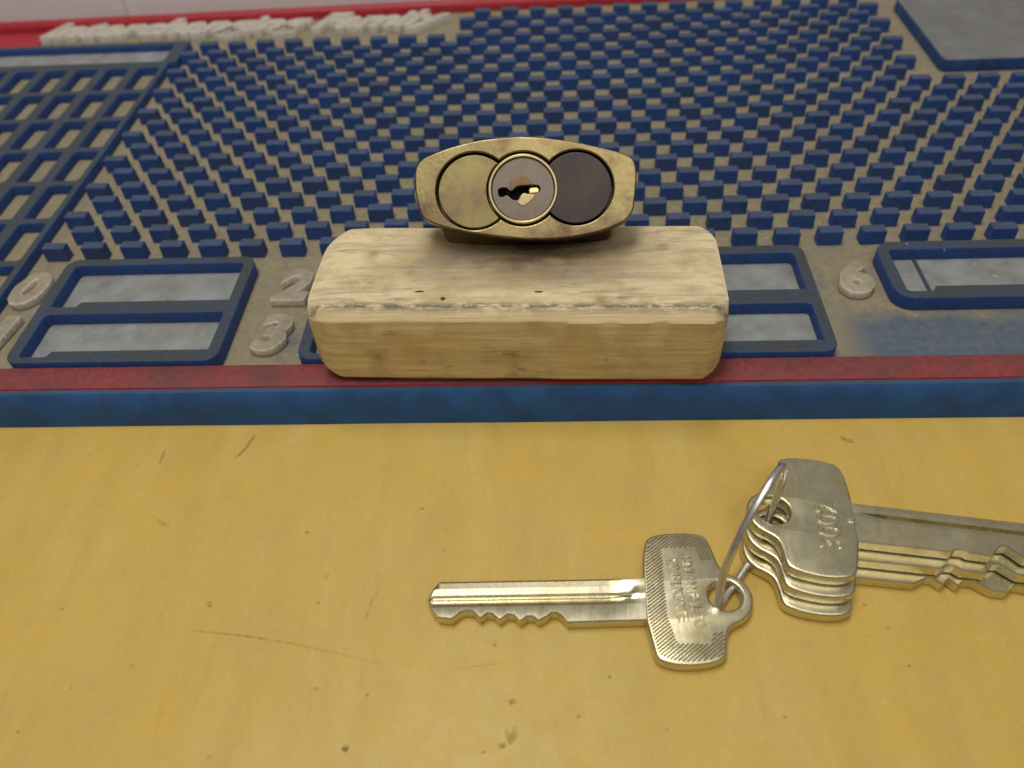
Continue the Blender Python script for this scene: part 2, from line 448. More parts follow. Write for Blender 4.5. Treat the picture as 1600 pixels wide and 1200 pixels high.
# ------------------------------------------------------------------ the rubber pinning mat
FL, TOP = 6.0, 9.0
mat_o = (0, 200, 0)
pin_mat = empty('pinning_mat', mat_o, 'dirty blue, red and beige rubber pinning mat with rows of small raised pegs', 'mat')
def mput(name, me, mat, mtx=None, parent=None):
    b = T(-mat_o[0], -mat_o[1], -mat_o[2])
    return put(name, me, M[mat], parent or pin_mat, b @ (mtx or Matrix()))
v, f = [], []
box(v, f, -270, 205, 111.6, 303.0, 0.02, FL)
v = [(x, y + (.032 * (x + 200) if y > 200 else 0), z) for x, y, z in v]
mk('mat_base', v, f, M['mat_floor'], pin_mat, mat_o)
def strip(name, prof, x0, x1, mat, nseg=60, wob=.12, slope=0.0):
    """a long moulding: cross-section (y, z) swept along X with the small waves of an old rubber edge"""
    v, f = [], []
    k = len(prof)
    for i in range(nseg + 1):
        x = x0 + (x1 - x0) * i / nseg
        for j, (y, z) in enumerate(prof):
            d = noise.noise_vector(Vector((x * .03, j * .6, 3)))
            v.append((x, y + d.x * wob + slope * (x + 200), z + d.y * wob * (z > .5)))
    for i in range(nseg):
        for j in range(k):
            f.append((i * k + j, i * k + (j + 1) % k, (i + 1) * k + (j + 1) % k, (i + 1) * k + j))
    f.append(tuple(range(k))); f.append(tuple(nseg * k + j for j in range(k)))
    o = mk(name, v, f, M[mat], pin_mat, mat_o)
    smooth_angle(o, 30)
    return o
strip('front_lip', [(108.2, .03), (108.5, 2.2), (109.1, 5.0), (109.9, 7.2), (110.4, 7.85), (111.3, 8.0), (111.3, .03)], -270, 205, 'blue_lip')
strip('red_border', [(111.32, .03), (111.32, 7.9), (111.5, 8.35), (112.0, 8.5), (117.2, 8.5), (117.8, 8.2), (117.9, FL - .02), (117.9, .03)], -270, 205, 'red_rubber', wob=.06)
strip('back_rim', [(299.0, FL - .5), (299.0, 7.8), (299.5, 9.0), (300.5, 9.8), (301.8, 9.8), (302.9, 9.0), (303.4, 7.2), (303.6, .03), (299, .03)], -270, 205, 'red_rim', slope=.032)
# the red field in the far left corner
mput('red_corner', plate_mesh([[(-262, 282.5), (-186, 282.5), (-186.5, 290), (-178, 294.5), (-160, 299.6), (-262, 297.0)]], .9, .2), 'red_rim', T(0, 0, FL - .3))

def tray(x0, x1, y0, y1, holes, r=3.0):
    loops = [rrect(x0, x1, y0, y1, r)] + [rrect(*h, 1.0)[::-1] for h in holes]
    fr = mput('tray', plate_mesh(loops, TOP - FL + 1.6, .3, 2, .1), 'blue_rubber', T(0, 0, FL - 1.0))
    smooth_angle(fr, 40)
    for h in holes:
        a, b, c0, d = h
        # the paler label floor, stepped at its left end
        lp = [(a - .4, c0 - .4), (b + .4, c0 - .4), (b + .4, d + .4), (a - .4, d + .4)]
        fl = mput('tray_floor', plate_mesh([lp], .7, .1, 1), 'tray_grey', T(0, 0, FL - .3), fr)
        # low front ledge with a cut-away at the left, as moulded
        lw = 5.6
        lp = [(a + lw, c0 - .3), (b + .3, c0 - .3), (b + .3, c0 + 1.9), (a + lw + 1.0, c0 + 1.9)]
        mput('tray_ledge', plate_mesh([lp], 3.1, .3, 2), 'blue_rubber', T(0, 0, FL + .3), fr)
    return fr
tray(-117.4, -70.8, 118.1, 153.8, [(-114.7, -73.4, 136.2, 151.4), (-114.7, -73.4, 119.9, 133.6)])
tray(-53.8, -7.2, 118.1, 153.8, [(-51.1, -9.8, 136.2, 151.4), (-51.1, -9.8, 119.9, 133.6)])
tray(12.0, 58.4, 118.1, 153.8, [(14.6, 55.9, 136.2, 150.8), (14.6, 55.9, 119.9, 133.2)])
tray(74.6, 121.0, 134.0, 154.2, [(77.3, 118.4, 136.4, 151.2)], 4.2)
v, f = [], []
box(v, f, 83.6, 84.3, 136.2, 151.4, FL + .3, FL + .75)
mk('floor_step', v, f, M['blue_rubber'], pin_mat, mat_o)
# raised numbers in front of the trays
def figure(ch, x, y, h=10.6, shear=.15):
    me = text_mesh(ch, h / .72, 2.4, .5, shear, .28, 'CENTER')
    for vv in me.vertices:
        d = noise.noise_vector(vv.co * .55)
        vv.co += Vector((d.x * .25, d.y * .25, d.z * .18))
    o = mput('raised_number', me, 'raised_figure', T(x, y - h / 2, FL - .1))
    smooth_angle(o, 60)
    o['label'] = 'worn beige raised number beside a tray'
figure('0', -125.0, 145.4); figure('1', -125.0, 129.7)
figure('2', -60.5, 145.0); figure('3', -62.0, 128.6); figure('4', 3.0, 145.0); figure('5', 2.6, 128.8)
figure('6', 67.8, 144.0)
# raised script along the back edge, letter by letter
WORDS = 'Interchanging Family'
X0, X1, BASE = -186.0, -35.0, 288.6
cvw = lambda s_: (lambda me: (max(q.co.x for q in me.vertices), me)[0])(text_mesh(s_, 17, 1, .1))
full = cvw(WORDS)
kx = (X1 - X0) / (full + 5.0)
for i, ch in enumerate(WORDS):
    if ch == ' ': continue
    me1 = text_mesh(ch, 17, 1, .1)
    own = max(q.co.x for q in me1.vertices)
    xoff = (cvw(WORDS[:i + 1]) - own) * kx
    me = text_mesh(ch, 17.6, 3.3, .25, .42, .28)
    for q in me.vertices:
        q.co.x *= kx
        if q.co.y < 0: q.co.y *= .75
    o = mput('raised_letter', me, 'white_letter', T(X0 + xoff, BASE, FL - .1))
    smooth_angle(o, 50)
    bpy.data.meshes.remove(me1)

# grid tray on the left
GX, GY = 10.62, 18.0
holes, nholes = [], []
for r_ in range(8):
    y1 = 260.6 - r_ * GY
    for c_ in range(7):
        x1 = -130.9 - c_ * GX
        holes.append(rrect(x1 - 7.35, x1, y1 - 15.7, y1, .8, 3)[::-1])
slot = rrect(-262, -131.6, 265.0, 278.6, 1.0)[::-1]
ytop = 280.8
outer = [(-128.6, ytop), (-268, ytop), (-268, 115), (-136, 115), (-129.2, 119), (-129.2, 264.0), (-126.8, 264.5), (-126.8, ytop)]
gtray = mput('grid_tray', plate_mesh([outer, slot] + holes, TOP - FL + 1.0, .35, 2, .06), 'blue_rubber', T(0, 0, FL - 1.0))
smooth_angle(gtray, 40)
mput('slot_floor', plate_mesh([[(-263, 264.6), (-131, 264.6), (-131, 279), (-263, 279)]], .8, .1, 1), 'tray_grey', T(0, 0, FL - .4), gtray)
# raised slab on the right
slab = mput('label_slab', plate_mesh([rrect(121.4, 190, 244.6, 294, 2.0)], 4.4, .5, 3), 'slab_grey', T(0, 0, FL - .3))
smooth_angle(slab, 40)

# pegs
PX, PY = 10.0, 6.875
def peg_geo(v, f, cx, cy, sx=1.0, sy=1.0, dz=0.0, ang=0.0):
    n = len(v)
    ca, sa = math.cos(ang), math.sin(ang)
    H = TOP - FL + .9 + dz
    for (hw, y0, y1, z) in ((2.95, -.1, 2.85, -.1), (2.9, -.02, 2.7, H - .22), (2.72, .18, 2.52, H)):
        for x, y in ((-hw, y0), (hw, y0), (hw, y1), (-hw, y1)):
            x *= sx; y = (y - 1.5) * sy
            v.append((cx + x * ca - y * sa, cy + x * sa + y * ca + 1.5, z))
    for r_ in range(2):
        for j in range(4):
            f.append((n + r_ * 4 + j, n + r_ * 4 + (j + 1) % 4, n + r_ * 4 + 4 + (j + 1) % 4, n + r_ * 4 + 4 + j))
    f.append((n + 8, n + 9, n + 10, n + 11))
def proj(x, y, z):
    d = Vector((x, y, z - CAM_H)); zz = d.dot(fwd)
    return 800 + FPX * d.dot(rt) / zz, 600 - FPX * d.dot(up) / zz, zz
spots = []
for k in range(21):
    y = 157.9 + PY * k
    for i in range(-1, 32):
        x = -123.6 + PX * i + (PX / 2 if k % 2 else 0)
        if x < -126.5 or x > 172: continue
        if k >= 18 and x < -33: continue
        if x > 114.5 and y > 237.5: continue
        if y > 293.5 + .032 * (x + 200): continue
        u_, w_, zz = proj(x, y, TOP)
        spots.append((0 if (-30 < u_ < 1630 and -20 < w_ < 1200) else 1, zz, x, y))
spots.sort()
variants = []
for q in range(5):
    v, f = [], []
    peg_geo(v, f, 0, 0, random.uniform(.95, 1.04), random.uniform(.93, 1.06), random.uniform(-.18, .15), R(random.uniform(-2, 2)))
    me = bpy.data.meshes.new('peg')
    me.from_pydata([Vector(p) * S for p in v], [], f)
    me.materials.append(M['peg_rubber'])
    variants.append(me)
for _, zz, x, y in spots[:300]:
    o = bpy.data.objects.new('peg', random.choice(variants))
    o.location = Vector((x - mat_o[0], y - mat_o[1], FL)) * S
    link(o, pin_mat)
v, f = [], []
for _, zz, x, y in spots[300:]:
    peg_geo(v, f, 0, 0, random.uniform(.95, 1.04), random.uniform(.93, 1.06), random.uniform(-.18, .15), R(random.uniform(-2, 2)))
    for q in range(len(v) - 12, len(v)):
        v[q] = (v[q][0] + x, v[q][1] + y, v[q][2] + FL)
o = mk('far_pegs', v, f, M['peg_rubber'], pin_mat, mat_o)
o['kind'] = 'stuff'

# lint and swarf caught on the mat
v, f = [], []
for q in range(60):
    x, y = random.uniform(-125, 115), random.choice((random.uniform(118, 158), random.uniform(158, 285)))
    a = random.uniform(0, 6.28); L_ = random.uniform(.6, 1.8); z = FL + .12 if y > 158 else random.choice((FL + .12, TOP + .65))
    bend = random.uniform(-1, 1); n0 = len(v); prev = None
    for i in range(5):
        t_ = i / 4 - .5
        px_, py_ = x + math.cos(a + bend * t_) * L_ * t_, y + math.sin(a + bend * t_) * L_ * t_
        for dx, dz_ in ((.05, 0), (-.05, 0), (0, .09)):
            v.append((px_ - math.sin(a) * dx, py_ + math.cos(a) * dx, z + dz_ + .15 * (1 - 4 * t_ * t_)))
    for i in range(4):
        for j in range(3):
            f.append((n0 + i * 3 + j, n0 + i * 3 + (j + 1) % 3, n0 + i * 3 + 3 + (j + 1) % 3, n0 + i * 3 + 3 + j))
o = mk('lint', v, f, M['white_letter'], pin_mat, mat_o); o['kind'] = 'stuff'

# ------------------------------------------------------------------ the wooden block
BZ, BH = 9.05, 18.4
b_org = (-7.4, 125.2, BZ)
block = empty('wooden_block', b_org, 'worn pale pine block with rounded ends standing on the blue mat', 'wood block')
XL, XR, DY = -39.5, 40.6, 14.0                       # half sizes about the origin
def sect(inset, x):
    """cross-section in (y, z), front is -y; the top front edge is planed off"""
    y0, y1, z0, z1 = -DY + inset, DY - inset * (2.9 if x < 0 else 1.5), inset * 1.5, BH - inset * .42
    return [(y0 + .8, z0), (y0, z0 + 1.2), (y0 - .1, z0 + (z1 - z0) * .45), (y0 + .1, z1 - 2.9), (y0 + .35, z1 - 2.3), (y0 + 1.5, z1 - .55), (y0 + 2.3, z1),
            (y0 + (y1 - y0) * .35, z1 + .05), (y0 + (y1 - y0) * .7, z1 + .05), (y1 - 1.6, z1 - .05), (y1 - .4, z1 - .7), (y1, z1 - 2.0), (y1, z0 + 1.2), (y1 - .8, z0)]
stations = [(0, 2.7), (.12, 2.2), (.5, 1.6), (1.3, .92), (2.5, .34), (3.2, .12), (3.8, .03), (9, 0)]
xs = [(XL + a * 1.25, b * 1.15) for a, b in stations[:-1]] + [(XL + 9, 0)] + [(XL + 9 + (XR - XL - 18) * i / 40, 0) for i in range(1, 40)] + [(XR - a, b) for a, b in reversed(stations)]
v, f = [], []
for x, ins in xs:
    for j, (y, z) in enumerate(sect(ins, x)):
        d = noise.noise_vector(Vector((x * .09, y * .22, z * .22)))
        e = noise.noise_vector(Vector((x * .45, j * 1.3, 9.0)))
        am = .28
        ch = .16 if j in (4, 5, 6) else .05
        v.append((x + d.x * am * .5, y + d.y * am + e.x * ch, z + (d.z * am * .5 + e.y * ch if z > 1.5 else 0)))
k = 14
for i in range(len(xs) - 1):
    for j in range(k):
        f.append((i * k + j, i * k + (j + 1) % k, (i + 1) * k + (j + 1) % k, (i + 1) * k + j))
f.append(tuple(range(k))); f.append(tuple((len(xs) - 1) * k + j for j in range(k)))
rz = Matrix.Rotation(R(-1.5), 3, 'Z')
v = [tuple(rz @ Vector(p)) for p in v]
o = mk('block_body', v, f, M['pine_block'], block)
smooth_angle(o, 22)
# a small knot on the top and a few pits
def pit(x, y, z, r, ry=None, normal=(0, 0, 1), name='pit', mat='wood_pit'):
    n = 12; ry = ry or r
    rot = Vector((0, 0, 1)).rotation_difference(Vector(normal)).to_matrix()
    v = [tuple(Vector((x, y, z)) + rot @ Vector((0, 0, .05)))]
    for ring_, h in ((.6, .06), (1.0, -.05)):
        for i in range(n):
            a = 6.2832 * i / n
            q = random.uniform(.85, 1.15)
            v.append(tuple(Vector((x, y, z)) + rot @ Vector((r * ring_ * q * math.cos(a), ry * ring_ * q * math.sin(a), h))))
    f = [(0, 1 + i, 1 + (i + 1) % n) for i in range(n)] + [(1 + i, 1 + (i + 1) % n, 13 + (i + 1) % n, 13 + i) for i in range(n)]
    return mk(name, v, f, M[mat], block)
pit(-21.2, 2.2, 18.45, 1.7, 1.3, (0, 0, 1), 'knot', 'wood_knot')
pit(-13.1, -9.7, 18.45, 0.5, None, (0, 0, 1), 'pit', 'wood_pit')
pit(5.0, -8.3, 18.45, 1.1, 0.35, (0, 0, 1), 'pit', 'wood_pit')
pit(-17.8, -7.5, 18.45, 1.0, 0.3, (0, 0, 1), 'pit', 'wood_pit')
pit(24.3, -14.25, 4.8, .45, .4, (0, -1, 0))
pit(26.6, -14.25, 5.0, .45, .4, (0, -1, 0))

# ------------------------------------------------------------------ the brass holder and the lock core in its face
EL = R(44)
fn = Vector((0, -math.cos(EL), math.sin(EL))); fu = Vector((0, math.sin(EL), math.cos(EL)))
FC = Vector((-5.23, 133.7, 39.28))
h_org = (-5.0, 134.0, BZ + BH)
face = Matrix((Vector((1, 0, 0)), fu, fn)).transposed().to_4x4()
face.translation = FC - Vector(h_org)
holder = empty('brass_holder', h_org, 'scratched oval brass holder with slanted three-lobed face standing on the wooden block', 'lock holder')
outer = [(-21.32, 3.72), (-21.0, 4.87), (-20.09, 6.15), (-18.16, 7.11), (-13.43, 8.71), (-9.03, 9.6), (-4.65, 10.05), (0.87, 10.18), (5.5, 9.68), (10.69, 8.76), (15.28, 7.63), (19.01, 6.67), (21.4, 5.6), (22.0, 4.4), (22.27, 2.02), (21.94, -1.98), (21.49, -4.84), (20.32, -6.53), (17.72, -7.77), (13.95, -8.98), (8.15, -9.86), (2.33, -10.02), (-4.96, -9.28), (-10.8, -8.28), (-15.78, -7.15), (-19.0, -5.91), (-20.31, -4.72), (-20.99, -2.09), (-21.37, 0.83)]
def chaikin(p, n=2):
    for _ in range(n):
        q = []
        for i in range(len(p)):
            a, b = Vector(p[i]), Vector(p[(i + 1) % len(p)])
            q += [tuple(a * .75 + b * .25), tuple(a * .25 + b * .75)]
        p = q
    return p
outer = [(x * .982, y * .982) for x, y in chaikin(outer, 1)]
CL, CC, CR, RL, RC, RR = (-9.43, -.2), (0, 0), (10.26, 0), 7.22, 6.88, 6.92
def union3(g=0.0):
    """outline of the three overlapping circles, grown by g"""
    cs = [(CL, RL + g), (CC, RC + g), (CR, RR + g)]
    pts = []
    for n_, ((cx, cy), r) in enumerate(cs):
        for i in range(180):
            a = R(i * 2)
            p = (cx + r * math.cos(a), cy + r * math.sin(a))
            if all(n_ == m_ or math.hypot(p[0] - c2[0], p[1] - c2[1]) >= r2 - 1e-6 for m_, (c2, r2) in enumerate(cs)):
                pts.append(p)
    top = sorted([p for p in pts if p[1] >= -.2], key=lambda p: p[0])
    bot = sorted([p for p in pts if p[1] < -.2], key=lambda p: -p[0])
    # sort by arc: use polar order inside each circle
    def arc(cx, cy, r, a0, a1, n=40):
        return [(cx + r * math.cos(a0 + (a1 - a0) * i / n), cy + r * math.sin(a0 + (a1 - a0) * i / n)) for i in range(n + 1)]
    def inter(c1, r1, c2, r2):
        d = math.hypot(c2[0] - c1[0], c2[1] - c1[1]); a = (r1 * r1 - r2 * r2 + d * d) / (2 * d)
        hh = math.sqrt(r1 * r1 - a * a); ux, uy = (c2[0] - c1[0]) / d, (c2[1] - c1[1]) / d
        mx, my = c1[0] + a * ux, c1[1] + a * uy
        return (mx - uy * hh, my + ux * hh), (mx + uy * hh, my - ux * hh)
    lt, lb = inter(CL, RL + g, CC, RC + g); rt_, rb = inter(CC, RC + g, CR, RR + g)
    an = lambda c, p: math.atan2(p[1] - c[1], p[0] - c[0])
    P = 2 * math.pi
    out = arc(*CL, RL + g, an(CL, lt), an(CL, lb) + P, 60)
    out += arc(*CC, RC + g, an(CC, lb) + P, an(CC, rb) + P, 30)[1:]
    out += arc(*CR, RR + g, an(CR, rb), an(CR, rt_), 60)[1:]
    out += arc(*CC, RC + g, an(CC, rt_), an(CC, lt), 30)[1:-1]
    return out
outer_n = [(x + .07 * noise.noise(Vector((x * 1.3, y * 1.3, 0))), y + .09 * noise.noise(Vector((x * 1.3, y * 1.3, 5)))) for x, y in outer]
o = put('face_plate', plate_mesh([outer_n, union3(.26)[::-1]], 4.2, .3, 3), M['brass'], holder, face @ T(0, 0, -4.2))
smooth_angle(o, 40)
# the body behind the plate, down to its foot on the block
v, f = [], []
n = len(outer)
for s_, w_ in ((.965, 0.0), (.95, .12), (.90, .45), (.84, .8), (.80, 1.0)):
    for (a, b) in outer:
        P0 = face @ Vector((a * s_, b * s_, -4.1))
        P1 = Vector((a * .80, b * .36 + 1.0, -.25))
        q = P0.lerp(P1, w_)
        v.append(tuple(q))
for r_ in range(4):
    for j in range(n):
        f.append((r_ * n + j, r_ * n + (j + 1) % n, (r_ + 1) * n + (j + 1) % n, (r_ + 1) * n + j))
f.append(tuple(range(n))); f.append(tuple(4 * n + j for j in range(n)))
o = mk('holder_body', v, f, M['brass'], holder); smooth_angle(o, 45)
# blank brass disc that fills the left lobe
def lune(c, r, c2, r2, n=64):
    """circle c without the part covered by circle c2"""
    d = c2[0] - c[0]
    pts = []
    a = (r * r - r2 * r2 + d * d) / (2 * d); hh = math.sqrt(max(r * r - a * a, 0))
    sx = 1 if d > 0 else -1
    t0 = math.atan2(hh, a)
    t0, t1 = (t0, 2 * math.pi - t0) if d > 0 else (t0 - 2 * math.pi, -t0)
    if d < 0:
        t0, t1 = -t0 - 2 * math.pi, t0 + 2 * math.pi
        t0, t1 = -(math.atan2(hh, a)), math.atan2(hh, a)
    out = [(c[0] + r * math.cos(t0 + (t1 - t0) * i / n), c[1] + r * math.sin(t0 + (t1 - t0) * i / n)) for i in range(n + 1)]
    e0 = math.atan2(out[-1][1] - c2[1], out[-1][0] - c2[0]); e1 = math.atan2(out[0][1] - c2[1], out[0][0] - c2[0])
    if d > 0:
        if e0 < 0: e0 += 2 * math.pi
        if e1 < 0: e1 += 2 * math.pi
    out += [(c2[0] + r2 * math.cos(e0 + (e1 - e0) * i / 24), c2[1] + r2 * math.sin(e0 + (e1 - e0) * i / 24)) for i in range(1, 24)]
    return out
o = put('blank_disc', plate_mesh([lune(CL, RL - .1, CC, RC + .15)], 3.0, .22, 2), M['brass_insert'], holder, face @ T(0, 0, -3.55))
o['label'] = 'blank yellow brass disc filling the left lobe'
smooth_angle(o, 40)

c_org = FC - fn * 3.0
core = empty('lock_core', c_org, 'small dark lock core with keyhole set into the brass holder face', 'lock core')
fc = Matrix((Vector((1, 0, 0)), fu, fn)).transposed().to_4x4()
fc.translation = FC - Vector(c_org)
o = put('core_shell', plate_mesh([lune(CR, RR - .08, CC, RC - .35)], 3.0, .2, 2), M['core_dark'], core, fc @ T(0, 0, -3.25))
smooth_angle(o, 40)
o = put('plug_rim', plate_mesh([circ(0, 0, RC - .1, 64), circ(0, 0, RC - .82, 64)[::-1]], 3.2, .22, 2), M['brass_rim'], core, fc @ T(0, 0, -3.2))
smooth_angle(o, 40)
kw = [(-4.89, 0.27), (-3.2, 0.43), (-2.83, -0.07), (-2.19, -0.38), (-1.45, 0.32), (-0.72, 0.65), (1.03, 0.69), (2.77, 0.79), (3.35, 0.35), (3.28, -0.66), (2.17, -0.92), (1.01, -0.89), (0.14, -0.64), (-0.6, -1.14), (-0.9, -2.0), (-1.63, -2.18), (-2.36, -1.67), (-3.07, -0.93), (-3.96, -1.49), (-4.68, -1.33)]
pl = put('plug', plate_mesh([circ(0, 0, RC - .84, 64), chaikin(kw, 1)], 2.6, .12, 2), M['plug_grey'], core, fc @ T(0, 0, -3.0))
smooth_angle(pl, 40)
put('keyway', plate_mesh([[(p[0] * 1.25 + .2, p[1] * 1.5) for p in kw]], .3, .05, 1), M['black_void'], pl, fc @ T(0, 0, -3.35))
put('pin_tip', plate_mesh([[(1.15, -.82), (3.2, -.62), (3.2, .2), (2.75, .66), (1.35, .6), (1.0, 0)]], .9, .25, 2), M['key_brass'], pl, fc @ T(0, 0, -2.1))
up_l = [(-2.7, .46), (-2.3, 1.5), (-1.6, 2.35), (-.2, 2.7), (1.1, 1.9), (2.1, .86), (1.0, .76), (-.72, .72), (-1.5, .42), (-2.1, -.2)]
o = put('worn_entry', plate_mesh([chaikin(up_l, 1)], .26, .1, 2), M['brown_bronze'], pl, fc @ T(0, 0, -.60))
lo_l = [(-1.4, -2.4), (-.95, -2.15), (-.55, -1.22), (.14, -.74), (1.0, -.98), (2.6, -1.02), (1.75, -2.2), (-.1, -3.5)]
o = put('worn_entry', plate_mesh([chaikin(lo_l, 1)], .34, .16, 3), M['worn_bronze'], pl, fc @ T(0, 0, -.66))
smooth_angle(o, 60)

# ------------------------------------------------------------------ keys
BOW = [(0.5, 5.3), (0.8, 8.0), (1.3, 10.6), (2.1, 12.0), (4.1, 12.7), (8.2, 13.0), (11.3, 12.6), (12.3, 11.9), (12.8, 10.3), (13.5, 6.6), (14.4, 5.2), (15.3, 4.6), (16.7, 3.9), (18.0, 2.5), (18.5, 0.4), (17.9, -2.1), (16.4, -3.7), (14.6, -4.5), (13.5, -5.4), (12.9, -7.4), (12.6, -9.5), (11.8, -10.6), (8.9, -11.4), (5.3, -11.6), (2.6, -11.1), (1.4, -10.3), (1.0, -8.6), (0.45, -5.0), (0.2, -3.8)]
CUT1 = [(-0.2, -3.9), (-12.0, -4.3), (-12.5, -4.4), (-13.2, -3.4), (-14.2, -2.6), (-15.2, -2.6), (-16.2, -3.4), (-17.3, -4.0), (-18.1, -3.3), (-19.2, -3.2), (-19.8, -3.7), (-20.4, -4.1), (-21.4, -3.0), (-22.5, -2.9), (-23.8, -3.9), (-24.9, -2.8), (-25.9, -2.7), (-27.0, -3.6), (-28.2, -2.4), (-29.4, -2.2), (-30.5, -2.6), (-31.8, -3.8), (-34.0, -3.5), (-35.3, -2.0), (-36.0, -.5)]
CUTA = [(-0.2, -3.9), (-14.2, -4.0), (-15.0, -3.4), (-16.4, -3.4), (-17.2, -3.8), (-20.4, -3.9), (-22.2, -1.8), (-23.4, -1.7), (-25.6, -3.7), (-27.0, -3.8), (-28.2, -2.6), (-29.4, -2.5), (-31.8, -3.8), (-34.0, -3.5), (-35.3, -2.0), (-36.0, -.5)]
CUTB = [(-0.2, -3.9), (-13.0, -4.0), (-14.2, -3.2), (-15.4, -3.2), (-16.4, -3.9), (-20.0, -4.0), (-21.6, -2.0), (-22.6, -1.9), (-25.2, -3.7), (-27.5, -3.8), (-29.4, -2.5), (-31.8, -3.8), (-34.0, -3.5), (-35.3, -2.0), (-36.0, -.5)]
CUTC = [(-0.2, -3.9), (-9.5, -4.0), (-11.6, -2.7), (-12.8, -2.7), (-14.0, -3.7), (-15.3, -2.5), (-16.5, -3.6), (-17.6, -2.6), (-19.2, -2.5), (-21.8, -4.0), (-24.0, -4.1), (-25.6, -2.6), (-27.5, -2.8), (-29.4, -3.6), (-31.8, -3.8), (-34.0, -3.5), (-35.3, -2.0), (-36.0, -.5)]
TH = 2.5
GROOVE1 = [(0.0, -.42), (.25, -.18), (.5, -.10), (1.25, -.62), (2.55, -.66), (2.75, -.16), (3.35, -.10), (3.55, -.78), (4.05, -.74), (4.75, -.16), (5.0, -.10)]
GROOVE2 = [(0.0, -.3), (.2, -.12), (.4, -.03), (1.2, 0.0), (1.95, 0.0), (2.02, -1.15), (2.6, -1.2), (2.72, -.1), (3.0, 0.0), (3.6, 0.0), (4.0, 0.0)]
def blade_mesh(cut, mirror):
    GROOVE = GROOVE2 if mirror else GROOVE1
    """milled blade: cross-sections along its length, grooves on the face, bitting along the lower edge"""
    xs = sorted({round(p[0], 2) for p in cut} | {-.2 - .9 * i for i in range(40)} | {-34.4, -35.2}, reverse=True)
    xs = [x for x in xs if -36.0 <= x <= .0]
    xs = [1.2] + xs
    def low(x):
        for (xa, ya), (xb, yb) in zip(cut, cut[1:]):
            if xb <= x <= xa:
                return ya + (yb - ya) * (xa - x) / max(xa - xb, 1e-6)
        return cut[0][1] if x > cut[0][0] else cut[-1][1]
    def high(x):
        if x > -34.4: return 4.0 + .02 * x
        if x > -35.6: return 3.31 + (x + 34.4) * 1.65
        return 1.33 + (x + 35.6) * 4.2
    v, f = [], []
    for x in xs:
        hi, lo = high(x), low(x)
        base = 4.0 + .02 * x
        fade = min(1, max(0, (-x) / 5.0))               # grooves run out towards the bow
        row = []
        for d, z in GROOVE:
            y = max(min(base - d, hi), lo + .3)
            row.append((y, TH - .06 + (z if d in (0.0,) else z * fade)))
        row += [(lo + .22, TH - .12), (lo, TH - .34), (lo, .25), (lo + .25, 0.04), (hi - .3, 0.04), (hi, .4)]
        v += [(x, y, z) for y, z in row]
    k = len(GROOVE) + 6
    for i in range(len(xs) - 1):
        for j in range(k):
            f.append((i * k + j, i * k + (j + 1) % k, (i + 1) * k + (j + 1) % k, (i + 1) * k + j))
    f.append(tuple(range(k))); f.append(tuple((len(xs) - 1) * k + j for j in range(k)))
    me = bpy.data.meshes.new('blade')
    me.from_pydata(v, [], f)
    return me
def fixn(me):
    bm = bmesh.new(); bm.from_mesh(me)
    bmesh.ops.remove_doubles(bm, verts=bm.verts, dist=1e-4 * S)
    bmesh.ops.recalc_face_normals(bm, faces=bm.faces); bm.to_mesh(me); bm.free()
HOLE = circ(13.85, .6, 2.75, 32)
def make_key(org, ang, cut, mirror, label, group, tilt=0.0, knurl=False):
    e = empty('key', org, label, 'key', group)
    e.rotation_euler = (R(tilt), 0, R(ang))
    mm = Matrix.Scale(-1, 4, (1, 0, 0)) if mirror else Matrix()
    b = put('bow', plate_mesh([chaikin(BOW, 1), HOLE[::-1]], TH, .5, 4), M['nickel'], e, mm)
    fixn(b.data); smooth_angle(b, 40)
    bl = put('blade', blade_mesh(cut, mirror), M['nickel'], e, mm)
    fixn(bl.data); smooth_angle(bl, 28)
    return e, b, bl
front_key, fb, _ = make_key((14.5, 66.8, .06), 0, CUT1, False, 'single nickel key with hatched bow lying on the yellow bench, teeth down', None)
# hatched border and lettering on the bow of the front key
def inside(p, poly):
    c = False
    for i in range(len(poly)):
        a, b = poly[i], poly[i - 1]
        if (a[1] > p[1]) != (b[1] > p[1]) and p[0] < (b[0] - a[0]) * (p[1] - a[1]) / (b[1] - a[1]) + a[0]: c = not c
    return c
PANEL = [(4.2, 9.6), (10.0, 9.9), (10.6, 7.2), (14, 7.2), (14, -5.6), (10.9, -6.2), (10.2, -8.0), (5.0, -7.9), (3.9, -3.0)]
inset_bow = [(7.2 + (x - 7.2) * .93, .7 + (y - .7) * .955) for x, y in chaikin(BOW, 1)]
v, f = [], []
for q in range(-60, 90):
    c0 = q * .62
    run = []
    for s_ in range(0, 260):
        x = -1 + s_ * .08; y = x * .80 + c0 - 14
        ok = inside((x, y), inset_bow) and not inside((x, y), PANEL) and x < 12.6
        if ok: run.append((x, y))
        if (not ok or s_ == 259) and run:
            if len(run) > 4:
                a, b = Vector(run[0]), Vector(run[-1])
                d = (b - a).normalized(); nn = Vector((-d.y, d.x)) * .17
                z0 = TH - .02; n0 = len(v)
                for P_ in (a, b):
                    v += [(P_.x + nn.x, P_.y + nn.y, z0), (P_.x - nn.x, P_.y - nn.y, z0)]
                hgt = TH + .13
                A2, B2 = a + d * .15, b - d * .15
                v += [(A2.x, A2.y, hgt), (B2.x, B2.y, hgt)]
                f += [(n0, n0 + 1, n0 + 4), (n0 + 2, n0 + 5, n0 + 3), (n0 + 1, n0 + 3, n0 + 5, n0 + 4), (n0, n0 + 4, n0 + 5, n0 + 2)]
            run = []
hatch = mk('hatching', v, f, M['nickel'], fb); hatch['kind'] = 'stuff'
